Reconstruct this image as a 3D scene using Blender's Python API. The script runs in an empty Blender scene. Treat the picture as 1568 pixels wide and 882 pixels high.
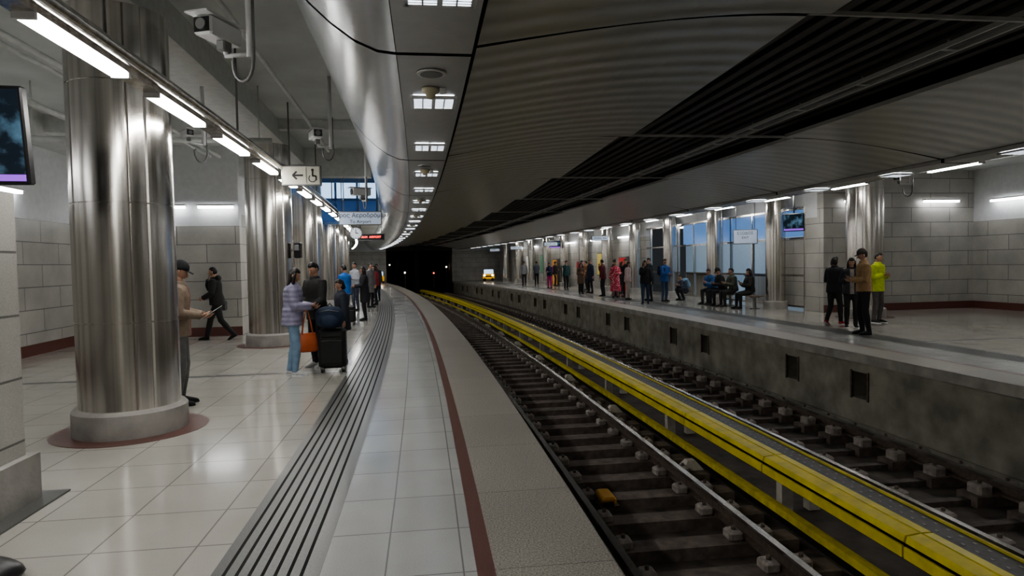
import bpy, math, random
import numpy as np
from math import sin, cos, pi, radians, sqrt, atan2, ceil
from mathutils import Vector, Matrix
random.seed(7)
R0=385.0; A0=math.atan(.122); X0=1.0
CX=X0-R0*cos(A0); CY=-R0*sin(A0)
D=6.4
def P(s,d,z=0.0):
    a=A0+s/R0
    return Vector((CX+(R0+d)*cos(a), CY+(R0+d)*sin(a), z))
def SD(x,y):
    dx,dy=x-CX,y-CY
    return ((atan2(dy,dx)-A0)*R0, sqrt(dx*dx+dy*dy)-R0)
def ANG(s): return A0+s/R0

# ---------------------------------------------------------------- materials
MC={}
def new_mat(name):
    m=bpy.data.materials.new(name); m.use_nodes=True
    nt=m.node_tree; b=nt.nodes['Principled BSDF']
    return m,nt,b
def setc(sock,c): sock.default_value=(c[0],c[1],c[2],1)
def M(name,c=(.5,.5,.5),rough=.6,metal=0.,noise=0.,nscale=8.,bump=0.,bscale=60.,emit=0.,spec=None,ecol=None):
    if name in MC: return MC[name]
    m,nt,b=new_mat(name)
    setc(b.inputs['Base Color'],c); b.inputs['Roughness'].default_value=rough; b.inputs['Metallic'].default_value=metal
    if spec is not None: b.inputs['Specular IOR Level'].default_value=spec
    L=nt.links
    tc=nt.nodes.new('ShaderNodeTexCoord')
    n=nt.nodes.new('ShaderNodeTexNoise'); n.inputs['Scale'].default_value=nscale; n.inputs['Detail'].default_value=5
    L.new(tc.outputs['Object'],n.inputs['Vector'])
    amp=noise if noise>0 else .04
    r=nt.nodes.new('ShaderNodeMapRange'); r.inputs['From Min'].default_value=.3; r.inputs['From Max'].default_value=.7
    r.inputs['To Min'].default_value=1-amp; r.inputs['To Max'].default_value=1+amp
    L.new(n.outputs['Fac'],r.inputs['Value'])
    mx=nt.nodes.new('ShaderNodeMix'); mx.data_type='RGBA'; mx.blend_type='MULTIPLY'; mx.inputs[0].default_value=1
    setc(mx.inputs[6],c); L.new(r.outputs['Result'],mx.inputs[7]); L.new(mx.outputs[2],b.inputs['Base Color'])
    if bump>0:
        n2=nt.nodes.new('ShaderNodeTexNoise'); n2.inputs['Scale'].default_value=bscale; n2.inputs['Detail'].default_value=4
        L.new(tc.outputs['Object'],n2.inputs['Vector'])
        bp=nt.nodes.new('ShaderNodeBump'); bp.inputs['Strength'].default_value=bump; bp.inputs['Distance'].default_value=.01
        L.new(n2.outputs['Fac'],bp.inputs['Height']); L.new(bp.outputs['Normal'],b.inputs['Normal'])
    if emit>0:
        setc(b.inputs['Emission Color'],ecol or c); b.inputs['Emission Strength'].default_value=emit
    MC[name]=m; return m
def TILE(name,c1,c2,mortar,w,h,ms=.006,rough=.2,speck=.12,sscale=180.,offset=0.,bump=.15,big=.06,spec=.5,rn=0.05):
    m,nt,b=new_mat(name); L=nt.links
    uv=nt.nodes.new('ShaderNodeUVMap'); uv.uv_map='UVMap'
    br=nt.nodes.new('ShaderNodeTexBrick'); br.offset=offset; br.squash=1
    br.inputs['Scale'].default_value=1; br.inputs['Brick Width'].default_value=w; br.inputs['Row Height'].default_value=h
    br.inputs['Mortar Size'].default_value=ms; br.inputs['Mortar Smooth'].default_value=.1; br.inputs['Bias'].default_value=0
    setc(br.inputs['Color1'],c1); setc(br.inputs['Color2'],c2); setc(br.inputs['Mortar'],mortar)
    L.new(uv.outputs['UV'],br.inputs['Vector'])
    tc=nt.nodes.new('ShaderNodeTexCoord')
    def nz(scale,amp,prev):
        n=nt.nodes.new('ShaderNodeTexNoise'); n.inputs['Scale'].default_value=scale; n.inputs['Detail'].default_value=4
        L.new(tc.outputs['Object'],n.inputs['Vector'])
        r=nt.nodes.new('ShaderNodeMapRange'); r.inputs['From Min'].default_value=.3; r.inputs['From Max'].default_value=.7
        r.inputs['To Min'].default_value=1-amp; r.inputs['To Max'].default_value=1+amp
        L.new(n.outputs['Fac'],r.inputs['Value'])
        mx=nt.nodes.new('ShaderNodeMix'); mx.data_type='RGBA'; mx.blend_type='MULTIPLY'; mx.inputs[0].default_value=1
        L.new(prev,mx.inputs[6]); L.new(r.outputs['Result'],mx.inputs[7]); return mx.outputs[2],n
    o,_=nz(sscale,speck,br.outputs['Color']); o,n=nz(1.3,big,o)
    L.new(o,b.inputs['Base Color'])
    rr=nt.nodes.new('ShaderNodeMapRange'); rr.inputs['To Min'].default_value=rough-rn; rr.inputs['To Max'].default_value=rough+rn
    L.new(n.outputs['Fac'],rr.inputs['Value']); L.new(rr.outputs['Result'],b.inputs['Roughness'])
    b.inputs['Specular IOR Level'].default_value=spec
    bp=nt.nodes.new('ShaderNodeBump'); bp.inputs['Strength'].default_value=bump; bp.inputs['Distance'].default_value=.01; bp.invert=True
    L.new(br.outputs['Fac'],bp.inputs['Height']); L.new(bp.outputs['Normal'],b.inputs['Normal'])
    return m
def RIB(name,c,period,axis,metal,rough,bumpd=.01,strength=.5,dark=0.,profile='SIN',big=.25,nd=.03):
    """ribbed surface; ribs repeat along uv axis with given period in metres"""
    m,nt,b=new_mat(name); L=nt.links
    setc(b.inputs['Base Color'],c); b.inputs['Metallic'].default_value=metal; b.inputs['Roughness'].default_value=rough
    uv=nt.nodes.new('ShaderNodeUVMap'); uv.uv_map='UVMap'
    w=nt.nodes.new('ShaderNodeTexWave'); w.wave_type='BANDS'; w.bands_direction='X' if axis==0 else 'Y'; w.wave_profile=profile
    w.inputs['Scale'].default_value=pi/10/period; w.inputs['Distortion'].default_value=0
    L.new(uv.outputs['UV'],w.inputs['Vector'])
    bp=nt.nodes.new('ShaderNodeBump'); bp.inputs['Strength'].default_value=strength; bp.inputs['Distance'].default_value=bumpd
    L.new(w.outputs['Fac'],bp.inputs['Height'])
    n=nt.nodes.new('ShaderNodeTexNoise'); n.inputs['Scale'].default_value=1.6; n.inputs['Detail'].default_value=3
    L.new(uv.outputs['UV'],n.inputs['Vector'])
    bp2=nt.nodes.new('ShaderNodeBump'); bp2.inputs['Strength'].default_value=big; bp2.inputs['Distance'].default_value=nd
    L.new(n.outputs['Fac'],bp2.inputs['Height']); L.new(bp.outputs['Normal'],bp2.inputs['Normal']); L.new(bp2.outputs['Normal'],b.inputs['Normal'])
    mx=nt.nodes.new('ShaderNodeMix'); mx.data_type='RGBA'; setc(mx.inputs[6],tuple(v*(1-dark) for v in c)); setc(mx.inputs[7],c)
    L.new(w.outputs['Fac'],mx.inputs[0]); L.new(mx.outputs[2],b.inputs['Base Color'])
    return m

m_tile=TILE('beige_terrazzo_tile',(.45,.435,.395),(.48,.46,.42),(.25,.24,.22),.6,.6,.006,.12,.12,220,rn=.03)
m_wtile=TILE('white_platform_tile',(.43,.43,.42),(.47,.47,.46),(.23,.23,.225),.6,.42,.005,.16,.20,200)
m_gran=TILE('rough_granite_edge',(.29,.272,.242),(.33,.308,.272),(.18,.165,.145),1.2,.8,.005,.42,.55,90,bump=.1)
m_red=M('red_granite_stripe',(.15,.075,.065),.35,noise=.2,nscale=120)
m_stone=TILE('stone_block_wall',(.41,.40,.37),(.46,.445,.41),(.16,.15,.14),1.35,.45,.009,.4,.12,90,offset=.5,bump=.4,big=.16)
m_conc=M('concrete',(.36,.345,.32),.8,noise=.25,nscale=3,bump=.3,bscale=30)
m_concd=M('dirty_concrete_wall',(.28,.265,.225),.85,noise=.35,nscale=2.2,bump=.4,bscale=25)
m_bed=M('track_bed',(.075,.062,.052),.8,noise=.5,nscale=3.5,bump=.6,bscale=14)
m_t1=M('tactile_rib_stone',(.15,.15,.145),.36,noise=.12,nscale=60,spec=.22)
m_t2=M('tactile_groove',(.03,.03,.029),.7,spec=.05)
m_dstripe=M('dark_granite_stripe',(.12,.12,.115),.28,noise=.2,nscale=90,spec=.3)
m_basebd=M('red_baseboard',(.14,.055,.045),.4)
m_white=M('white_painted_wall',(.68,.69,.70),.7,noise=.05)
m_slab=M('ceiling_slab_paint',(.57,.59,.58),.8,noise=.12,nscale=1)
m_beam=M('beam_paint',(.62,.63,.62),.7,noise=.08)
m_panel=RIB('ribbed_aluminium_ceiling_panel',(.61,.61,.60),.33,0,.5,.32,.016,.6,.14,big=.35,nd=.03)
m_fasc=RIB('curved_aluminium_fascia',(.58,.60,.61),1.15,0,.88,.24,.01,.15,.0,big=.12,nd=.02)
m_strip=M('painted_aluminium_strip',(.48,.48,.475),.35,.4)
m_black=M('black_joint',(.008,.008,.008),.8)
m_recess=M('dark_recess_louvre',(.06,.055,.052),.5,noise=.2)
m_tray=M('galvanised_cable_tray',(.62,.62,.60),.4,.3)
m_railt=M('polished_rail_head',(.50,.48,.46),.25,.95)
m_rails=M('rusty_rail_side',(.13,.10,.08),.6,.3,noise=.3,nscale=20)
m_sleep=M('tarred_sleeper',(.14,.112,.095),.7,noise=.35,nscale=9,bump=.4)
m_sleep2=M('dark_sleeper_tie',(.085,.07,.062),.7,noise=.35,nscale=9,bump=.4)
m_block=M('rail_fastener_block',(.32,.285,.26),.65,.1,noise=.3,nscale=15,bump=.3)
m_yel=M('yellow_third_rail_cover',(.74,.62,.03),.36,noise=.15,nscale=5)
m_yel2=M('dirty_yellow',(.60,.51,.06),.5,noise=.25,nscale=6)
m_insul=M('insulator_bracket',(.48,.45,.40),.6,noise=.2)
m_lamp=M('fluorescent_tube_glow',(1,.98,.94),.4,emit=45,ecol=(1,.985,.95))
m_lamp2=M('recessed_lamp_glow',(1,1,1),.4,emit=15,ecol=(.90,.95,1))
m_wlamp=M('cove_tube_glow',(1,1,1),.4,emit=12,ecol=(.97,.98,1))
m_wm=M('white_metal',(.6,.6,.6),.4,noise=.03)
m_gm=M('grey_metal',(.22,.22,.22),.45,.5)
m_lv=M('louvre_grille',(.30,.31,.33),.4,.3)
m_dg=M('dark_grey_cover',(.10,.10,.095),.5,noise=.2,nscale=20)
m_dot=M('perforation_dot',(.27,.27,.26),.5)
m_blk=M('black_plastic',(.012,.012,.013),.35)
m_glassb=M('blue_glow_glazing',(.10,.20,.36),.12,emit=.34,ecol=(.20,.42,.95))  # glazing emission stands in for backlight, also in the dim and white panes
m_glassd=M('dim_blue_glazing',(.05,.11,.22),.12,emit=.10,ecol=(.15,.35,.95))
m_glassw=M('white_blue_glow_glazing',(.5,.7,.9),.15,emit=1.3,ecol=(.50,.72,1))
m_bluefr=M('blue_steel_frame',(.08,.15,.27),.4,.3)
m_steel,nt,b=new_mat('brushed_steel')
b.inputs['Metallic'].default_value=1
tc=nt.nodes.new('ShaderNodeTexCoord'); mp=nt.nodes.new('ShaderNodeMapping'); mp.inputs['Scale'].default_value=(14,14,.03)
n=nt.nodes.new('ShaderNodeTexNoise'); n.inputs['Scale'].default_value=1; n.inputs['Detail'].default_value=3
cr=nt.nodes.new('ShaderNodeMapRange'); cr.inputs['To Min'].default_value=.16; cr.inputs['To Max'].default_value=.28
rp=nt.nodes.new('ShaderNodeValToRGB'); rp.color_ramp.elements[0].color=(.50,.475,.44,1); rp.color_ramp.elements[0].position=.35; rp.color_ramp.elements[1].color=(.74,.71,.67,1); rp.color_ramp.elements[1].position=.62
nt.links.new(tc.outputs['Object'],mp.inputs['Vector']); nt.links.new(mp.outputs['Vector'],n.inputs['Vector'])
nt.links.new(n.outputs['Fac'],cr.inputs['Value']); nt.links.new(cr.outputs['Result'],b.inputs['Roughness'])
nt.links.new(n.outputs['Fac'],rp.inputs['Fac']); nt.links.new(rp.outputs['Color'],b.inputs['Base Color'])

# ---------------------------------------------------------------- mesh builder
class MB:
    def __init__(s): s.V=[];s.F=[];s.M=[];s.U=[];s.S=[];s.mats=[]
    def mi(s,m):
        if m not in s.mats: s.mats.append(m)
        return s.mats.index(m)
    def quad(s,vs,m,uv=None,smooth=False):
        i=len(s.V); s.V+= [tuple(v) for v in vs]; s.F.append(tuple(range(i,i+len(vs)))); s.M.append(s.mi(m)); s.U.append(uv); s.S.append(smooth)
    def grid(s,rows,m,closed=True,cap=True,smooth=True):
        i=len(s.V); n=len(rows[0]); k=s.mi(m)
        for r in rows: s.V+=[tuple(v) for v in r]
        for a in range(len(rows)-1):
            for b_ in range(n if closed else n-1):
                c=(b_+1)%n
                s.F.append((i+a*n+b_,i+a*n+c,i+(a+1)*n+c,i+(a+1)*n+b_)); s.M.append(k); s.U.append(None); s.S.append(smooth)
        if cap and closed:
            s.F.append(tuple(i+q for q in range(n))[::-1]); s.M.append(k); s.U.append(None); s.S.append(False)
            o=i+(len(rows)-1)*n
            s.F.append(tuple(o+q for q in range(n))); s.M.append(k); s.U.append(None); s.S.append(False)
    def tube(s,pts,rad,m,n=10,ref=None,flat=1.0,cap=True,smooth=True):
        pts=[Vector(p) for p in pts]; rows=[]
        if not isinstance(rad,(list,tuple)): rad=[rad]*len(pts)
        t0=(pts[-1]-pts[0]).normalized()
        ref=Vector(ref) if ref is not None else (Vector((0,0,1)) if abs(t0.z)<.9 else Vector((0,1,0)))
        for i,p in enumerate(pts):
            a=pts[max(i-1,0)]; b_=pts[min(i+1,len(pts)-1)]; t=(b_-a).normalized()
            u=ref-t*ref.dot(t)
            if u.length<1e-4: u=Vector((1,0,0))-t*t.x
            u.normalize(); v=t.cross(u)
            rows.append([p+(u*cos(2*pi*q/n)*flat+v*sin(2*pi*q/n))*rad[i] for q in range(n)])
        s.grid(rows,m,cap=cap,smooth=smooth)
    def box(s,c,size,m,rot=None,bev=0.):
        c=Vector(c); hx,hy,hz=[q/2 for q in size]
        R=rot or Matrix.Identity(3)
        if bev>0:
            def ring(hx,hy,z,b_): 
                pts=[(hx-b_,-hy),(hx,-hy+b_),(hx,hy-b_),(hx-b_,hy),(-hx+b_,hy),(-hx,hy-b_),(-hx,-hy+b_),(-hx+b_,-hy)]
                return [c+R@Vector((x,y,z)) for x,y in pts]
            bb=min(bev,hz*.9)
            s.grid([ring(hx-bev,hy-bev,-hz,bev*.6),ring(hx,hy,-hz+bb,bev),ring(hx,hy,hz-bb,bev),ring(hx-bev,hy-bev,hz,bev*.6)],m,smooth=False)
            return
        cs=[(-1,-1,-1),(1,-1,-1),(1,1,-1),(-1,1,-1),(-1,-1,1),(1,-1,1),(1,1,1),(-1,1,1)]
        v=[c+R@Vector((x*hx,y*hy,z*hz)) for x,y,z in cs]
        for f in ((3,2,1,0),(4,5,6,7),(0,1,5,4),(1,2,6,5),(2,3,7,6),(3,0,4,7)):
            s.quad([v[q] for q in f],m)
    def ell(s,c,r,m,rot=None,nu=14,nv=9,fn=None):
        c=Vector(c); R=rot or Matrix.Identity(3); rows=[]
        for j in range(nv+1):
            th=-pi/2+pi*(j*.998+.001*nv)/nv if nv else 0
            row=[]
            for i in range(nu):
                ph=2*pi*i/nu
                v=Vector((cos(th)*cos(ph),cos(th)*sin(ph),sin(th)))
                q=fn(v) if fn else Vector((v.x*r[0],v.y*r[1],v.z*r[2]))
                row.append(c+R@q)
            rows.append(row)
        s.grid(rows,m)
    def arcbox(s,s0,s1,d0,d1,z0,z1,m,step=2.,faces='all',dfun=None):
        n=max(1,int(ceil((s1-s0)/step-1e-6)))
        ss=[s0+(s1-s0)*i/n for i in range(n+1)]
        for a,b_ in zip(ss[:-1],ss[1:]):
            if faces in('all','top'): s.quad([P(a,d0,z1),P(a,d1,z1),P(b_,d1,z1),P(b_,d0,z1)],m,[(a,d0),(a,d1),(b_,d1),(b_,d0)])
            if faces=='all':
                s.quad([P(a,d0,z0),P(b_,d0,z0),P(b_,d1,z0),P(a,d1,z0)],m,[(a,d0),(b_,d0),(b_,d1),(a,d1)])
                s.quad([P(a,d1,z0),P(b_,d1,z0),P(b_,d1,z1),P(a,d1,z1)],m,[(a,z0),(b_,z0),(b_,z1),(a,z1)])
                s.quad([P(b_,d0,z0),P(a,d0,z0),P(a,d0,z1),P(b_,d0,z1)],m,[(b_,z0),(a,z0),(a,z1),(b_,z1)])
        if faces=='all':
            s.quad([P(s0,d0,z0),P(s0,d1,z0),P(s0,d1,z1),P(s0,d0,z1)],m,[(d0,z0),(d1,z0),(d1,z1),(d0,z1)])
            s.quad([P(s1,d1,z0),P(s1,d0,z0),P(s1,d0,z1),P(s1,d1,z1)],m,[(d1,z0),(d0,z0),(d0,z1),(d1,z1)])
    def sheet(s,s0,s1,prof,m,step=1.15,smooth=True):
        n=max(1,int(ceil((s1-s0)/step-1e-6)))
        i0=len(s.V); k=s.mi(m); cum=[0]
        for p,q in zip(prof[:-1],prof[1:]): cum.append(cum[-1]+sqrt((p[0]-q[0])**2+(p[1]-q[1])**2))
        for i in range(n+1):
            t=s0+(s1-s0)*i/n
            for d,z in prof: s.V.append(tuple(P(t,d,z)))
        w=len(prof)
        for i in range(n):
            a=s0+(s1-s0)*i/n; b_=s0+(s1-s0)*(i+1)/n
            for j in range(w-1):
                s.F.append((i0+i*w+j,i0+i*w+j+1,i0+(i+1)*w+j+1,i0+(i+1)*w+j)); s.M.append(k); s.S.append(smooth)
                s.U.append([(a,cum[j]),(a,cum[j+1]),(b_,cum[j+1]),(b_,cum[j])])
    def obj(s,name,loc=None,rz=0.,parent=None,merge=False):
        me=bpy.data.meshes.new(name); me.from_pydata(s.V,[],s.F)
        for m in s.mats: me.materials.append(m)
        me.polygons.foreach_set('material_index',s.M); me.polygons.foreach_set('use_smooth',s.S)
        if any(u is not None for u in s.U):
            ul=me.uv_layers.new(name='UVMap'); arr=[]
            for f,u in zip(s.F,s.U):
                if u is None: arr+= [0.0]*(2*len(f))
                else:
                    for q in u: arr+=[q[0],q[1]]
            ul.data.foreach_set('uv',arr)
        me.update()
        o=bpy.data.objects.new(name,me); bpy.context.collection.objects.link(o)
        if loc is not None: o.location=loc
        o.rotation_euler=(0,0,rz)
        if parent: o.parent=parent
        return o

S0,S1=-11.0,64.0
SRW,DRW=SD(14.5,20.9)
SRW=SD(12.5,20.25)[0]
# ---------------------------------------------------------------- floors / platforms
def platform(side):
    f=(lambda a,b:(min(a,b),max(a,b))) if side<0 else (lambda a,b:(min(D-a,D-b),max(D-a,D-b)))
    B=MB()
    bands=[(0,-.67,m_gran),(-.67,-.77,m_red),(-.77,-1.61,m_wtile),(-1.61,-1.70,m_dstripe)]
    q=-1.70
    for i in range(6):   # six stone ribs separated by grooves
        bands+= [(q,q-.020,m_t2),(q-.020,q-.070,m_t1)]; q-=.070
    bands+= [(q,q-.020,m_t2),(q-.020,-2.2,m_dstripe)]
    for a,b_,m in bands:
        lo,hi=f(a,b_); B.arcbox(S0,S1,lo,hi,0,0,m,2.,'top')
    lo,hi=f(-2.2,-10.4 if side>0 else -8.6)
    cs=[10.75,24.,38.,52.] if side<0 else [11.4,25.,39.,52.]
    prev=S0
    for c in cs+[None]:
        e=(c-.07) if c else S1
        B.arcbox(prev,e,lo,hi,0,0,m_tile,2.,'top')
        if c: B.arcbox(c-.07,c+.07,lo,hi,0,0,m_dstripe,2.,'top'); prev=c+.07
    return B.obj('floor')
platform(-1); platform(1)
B=MB()
B.arcbox(S0,S1,-.35,-.001,-.18,-.004,m_gran); B.arcbox(S0,S1,-.6,-.18,-1.4,-.18,m_concd)
B.obj('wall_platform_left')
B=MB()
B.arcbox(S0,S1,D+.001,D+.35,-.16,-.004,m_conc)
nich=[]; q=-7.3
while q<60: nich+= [q,q+2.0]; q+=5.9
w=.21; prev=S0
for c in nich:
    B.arcbox(prev,c-w,D+.08,D+.5,-1.4,-.16,m_concd)
    B.arcbox(c-w,c+w,D+.08,D+.5,-1.4,-.80,m_concd); B.arcbox(c-w,c+w,D+.08,D+.5,-.34,-.16,m_concd)
    B.arcbox(c-w,c+w,D+.40,D+.5,-.80,-.34,m_black)
    B.arcbox(c-w-.02,c-w+.02,D+.06,D+.10,-.82,-.32,m_rails); B.arcbox(c+w-.02,c+w+.02,D+.06,D+.10,-.82,-.32,m_rails)
    prev=c+w
B.arcbox(prev,S1,D+.08,D+.5,-1.4,-.16,m_concd)
B.arcbox(S0,S1,D+.03,D+.08,-1.32,-1.22,m_concd,3)
B.obj('wall_platform_right')
B=MB(); B.arcbox(S0,S1+45,-.6,D+.5,-1.5,-1.30,m_bed); B.obj('ground_track_bed')

# ---------------------------------------------------------------- tracks
def track(d1,d2,twin):
    B=MB()
    for d in (d1,d2):
        B.arcbox(S0,S1+30,d-.036,d+.036,-1.04,-1.0,m_railt,1.5)
        B.arcbox(S0,S1+30,d-.012,d+.012,-1.14,-1.04,m_rails,3)
        B.arcbox(S0,S1+30,d-.07,d+.07,-1.17,-1.14,m_rails,3)
    s=S0+.3; c=(d1+d2)/2
    while s<S1:
        j=random.uniform(-.02,.02)
        if not twin: B.arcbox(s-.13,s+.13,c-1.22,c+1.22,-1.30,-1.17+j*.2,m_sleep,1)
        else:
            for d in (d1,d2): B.arcbox(s-.15,s+.15,d-.36,d+.36,-1.30,-1.17+j*.2,m_sleep,1)
            B.arcbox(s-.06,s+.06,c-.5,c+.5,-1.30,-1.225,m_sleep2,1)
        for d in (d1,d2):
            for sg in (-1,1):
                e=d+sg*(.16 if not twin else .19); p=P(s,e,-1.125); rot=Matrix.Rotation(ANG(s)+random.uniform(-.04,.04),3,'Z')
                B.box(p,(.15,.18,.10) if not twin else (.18,.21,.14),m_block,rot,bev=.02)
                B.tube([p+Vector((0,0,.04)),p+Vector((0,0,.085+(.02 if twin else 0)))],.022,m_rails,6)
        s+=.68
    return B.obj('railway_track')
track(.72,2.19,False); track(D-2.19,D-.72,True)
B=MB(); dc=3.10
s=S0
while s<S1-2:
    L=2.3; a,b_=s+.012,s+L-.012
    n=2
    for i in range(n):
        sa=a+(b_-a)*i/n; sb=a+(b_-a)*(i+1)/n
        def ring(s_): return [P(s_,dc-.13,-.77),P(s_,dc-.115,-.715),P(s_,dc+.02,-.70),P(s_,dc+.02,-.725),P(s_,dc-.10,-.74),P(s_,dc-.112,-.78)]
        B.grid([ring(sa),ring(sb)],m_yel,smooth=False)
        def ring2(s_): return [P(s_,dc+.04,-.70),P(s_,dc+.13,-.70),P(s_,dc+.145,-.76),P(s_,dc+.13,-.76),P(s_,dc+.12,-.725),P(s_,dc+.04,-.725)]
        B.grid([ring2(sa),ring2(sb)],m_yel,smooth=False)
    B.arcbox(a,b_,dc-.145,dc-.125,-.90,-.80,m_yel,1.2)
    s+=L
B.arcbox(S0,S1,dc-.10,dc+.12,-.93,-.735,m_blk,3)
B.arcbox(S0,S1,2.78,2.84,-1.15,-1.07,m_yel2,2); B.arcbox(S0,S1,2.84,2.93,-1.14,-1.11,m_yel2,2)
B.arcbox(S0,S1,2.87,2.93,-1.29,-1.15,m_blk,2)
s=S0+.9
while s<S1:
    B.arcbox(s-.06,s+.06,dc-.07,dc+.07,-1.28,-.93,m_insul); s+=3.45
B.obj('third_rail')
B=MB(); dc=3.44
B.arcbox(S0,S1,dc-.14,dc+.10,-.79,-.74,m_dg,2); B.arcbox(S0,S1,dc+.10,dc+.13,-.92,-.72,m_yel2,2)
B.arcbox(S0,S1,dc-.03,dc+.03,-.93,-.79,m_rails,3)
s=1.0
while s<26:
    for q in (-.08,.03):
        p=P(s,dc+q,-.738); B.box(p,(.022,.035,.004),m_dot,Matrix.Rotation(ANG(s),3,'Z'))
    s+=.14
s=S0+.9
while s<S1:
    B.arcbox(s-.06,s+.06,dc-.07,dc+.07,-1.28,-.93,m_insul); s+=3.45
B.obj('third_rail')
B=MB(); s=8.5-3.45*5
while s<S1:
    rows=[]
    p0=2.52
    for z,h,w in ((-1.30,.17,.13),(-1.16,.15,.11),(-1.05,.06,.05)):
        rows.append([P(s-w,p0-h*.8,z),P(s+w,p0-h*.8,z),P(s+w,p0+h,z),P(s-w,p0+h,z)])
    B.grid(rows,m_insul,smooth=False); s+=3.45
B.obj('concrete_bracket')
B=MB()
p=P(7.5,1.05,-1.105); rot=Matrix.Rotation(ANG(7.5),3,'Z')
m_or=M('orange_yellow_box_paint',(.75,.38,.02),.4)
B.box(p,(.17,.34,.09),m_or,rot,bev=.02); B.box(p+Vector((0,-.19,-.02)),(.13,.03,.05),m_blk,rot)
B.box(p+Vector((0,0,-.05)),(.22,.40,.02),m_rails,rot)
B.obj('track_transponder_box')

# ---------------------------------------------------------------- central ceiling
JN=[4.7+4.6*k for k in range(-4,13)]
B=MB()
for ja,jb in zip([S0]+JN,JN+[S1]):
    if jb-ja<.2: continue
    a,b_=ja+.03,jb-.03
    for mir in (0,1):
        T=(lambda d: D-d) if mir else (lambda d:d)
        B.sheet(a,b_,[(T(-1.17),3.10),(T(-.66),3.10),(T(-.655),3.16)],m_strip,1.15,False)
        n=8
        for i in range(n):
            s_a=a+(b_-a)*i/n; s_b=a+(b_-a)*(i+1)/n
            cols=7; 
            for j in range(cols):
                def dd(t,s_):
                    inner=1.93+(-.08+.16*(s_-a)/(b_-a))
                    return -.62+(inner+.62)*t, 3.16+.30*sin(t*pi/2)
                (d1,z1),(d2,z2)=dd(j/cols,s_a),dd((j+1)/cols,s_a)
                (d3,z3),(d4,z4)=dd((j+1)/cols,s_b),dd(j/cols,s_b)
                B.quad([P(s_a,T(d1),z1),P(s_a,T(d2),z2),P(s_b,T(d3),z3),P(s_b,T(d4),z4)],m_panel,[(s_a,d1),(s_a,d2),(s_b,d3),(s_b,d4)],True)
            d1,z1=dd(1,s_a); d2,z2=dd(1,s_b)
            B.quad([P(s_a,T(d1),z1),P(s_a,T(d1),z1+.05),P(s_b,T(d2),z2+.05),P(s_b,T(d2),z2)],m_tray)
        B.sheet(a,b_,[(T(d),z) for d,z in [(-1.175,3.10),(-1.30,3.115),(-1.45,3.18),(-1.60,3.29),(-1.75,3.43),(-1.88,3.60),(-1.99,3.80),(-2.07,4.02),(-2.12,4.3),(-2.13,4.65)]],m_fasc,1.15)
for mir in (0,1):
    T=(lambda d: D-d) if mir else (lambda d:d)
    B.sheet(S0,S1,[(T(-2.10),4.65),(T(-2.08),4.3),(T(-1.95),3.84),(T(-1.70),3.46),(T(-1.42),3.22),(T(-1.15),3.14),(T(-.6),3.24),(T(.6),3.45),(T(1.8),3.52)],m_black,2)
    B.sheet(S0,S1,[(T(1.8),3.52),(T(1.8),3.66)],m_black,2)
B.sheet(S0,S1,[(1.8,3.66),(D-1.8,3.66)],m_black,2)
for d in [2.1+.2*i for i in range(12)]:
    B.arcbox(S0,S1,d-.05,d+.05,3.60,3.63,m_recess,4)
for j in JN:
    B.arcbox(j-.015,j+.015,1.85,D-1.85,3.46,3.49,m_tray,4)
for d in (3.62,3.80): B.arcbox(S0,S1,d-.014,d+.014,3.50,3.54,m_tray,2)
s=S0+.4
while s<S1:
    B.arcbox(s-.02,s+.02,3.60,3.82,3.505,3.515,m_tray); B.tube([P(s,3.71,3.51),P(s,3.71,3.60)],.01,m_tray,6); s+=1.15
B.arcbox(S0,S1,3.68,3.74,3.515,3.56,m_blk,2)
B.obj('ceiling')
def sq_lamp(s,T):
    B=MB(); r=Matrix.Rotation(ANG(s),3,'Z')
    w=.37
    B.box(r@Vector((w*.25,0,.008)),(w*.44,w,.006),m_lamp2,r); B.box(r@Vector((-w*.25,0,.008)),(w*.44,w,.006),m_lamp2,r)
    for q in (-1,1):
        B.box(r@Vector((q*w/2,0,0)),(.03,w+.03,.022),m_wm,r); B.box(r@Vector((0,q*w/2,0)),(w,.03,.022),m_wm,r)
    for q in range(-4,5): B.box(r@Vector((0,q*w/10,-.003)),(w,.010,.014),m_lv,r)
    B.box((0,0,-.003),(.03,w,.018),m_wm,r)
    for q in (-1,1): B.box(r@Vector((q*w*.25,0,-.003)),(.008,w,.016),m_lv,r)
    B.obj('recessed_ceiling_light',loc=P(s,T(-.90),3.084))
for mir in (0,1):
    T=(lambda d: D-d) if mir else (lambda d:d)
    for j in JN[:-1]:
        for o in (1.28,3.5):
            if j+o>-6: sq_lamp(j+o,T)
m_bg=M('beige_plastic',(.5,.45,.32),.5)
for j in JN[2:-6]:
    B=MB(); c=P(j+.42,-.93,3.095)
    B.tube([c,c-Vector((0,0,.012))],.11,m_wm,20); B.tube([c-Vector((0,0,.012)),c-Vector((0,0,.016))],.085,m_gm,20); B.obj('ceiling_speaker')
    B=MB(); c=P(j+.86,-.93,3.095)
    B.tube([c,c-Vector((0,0,.03)),c-Vector((0,0,.04)),c-Vector((0,0,.08))],[.075,.07,.045,.03],m_bg,16); B.box(c+Vector((.10,0,-.02)),(.05,.05,.04),m_wm); B.obj('smoke_detector')

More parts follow.
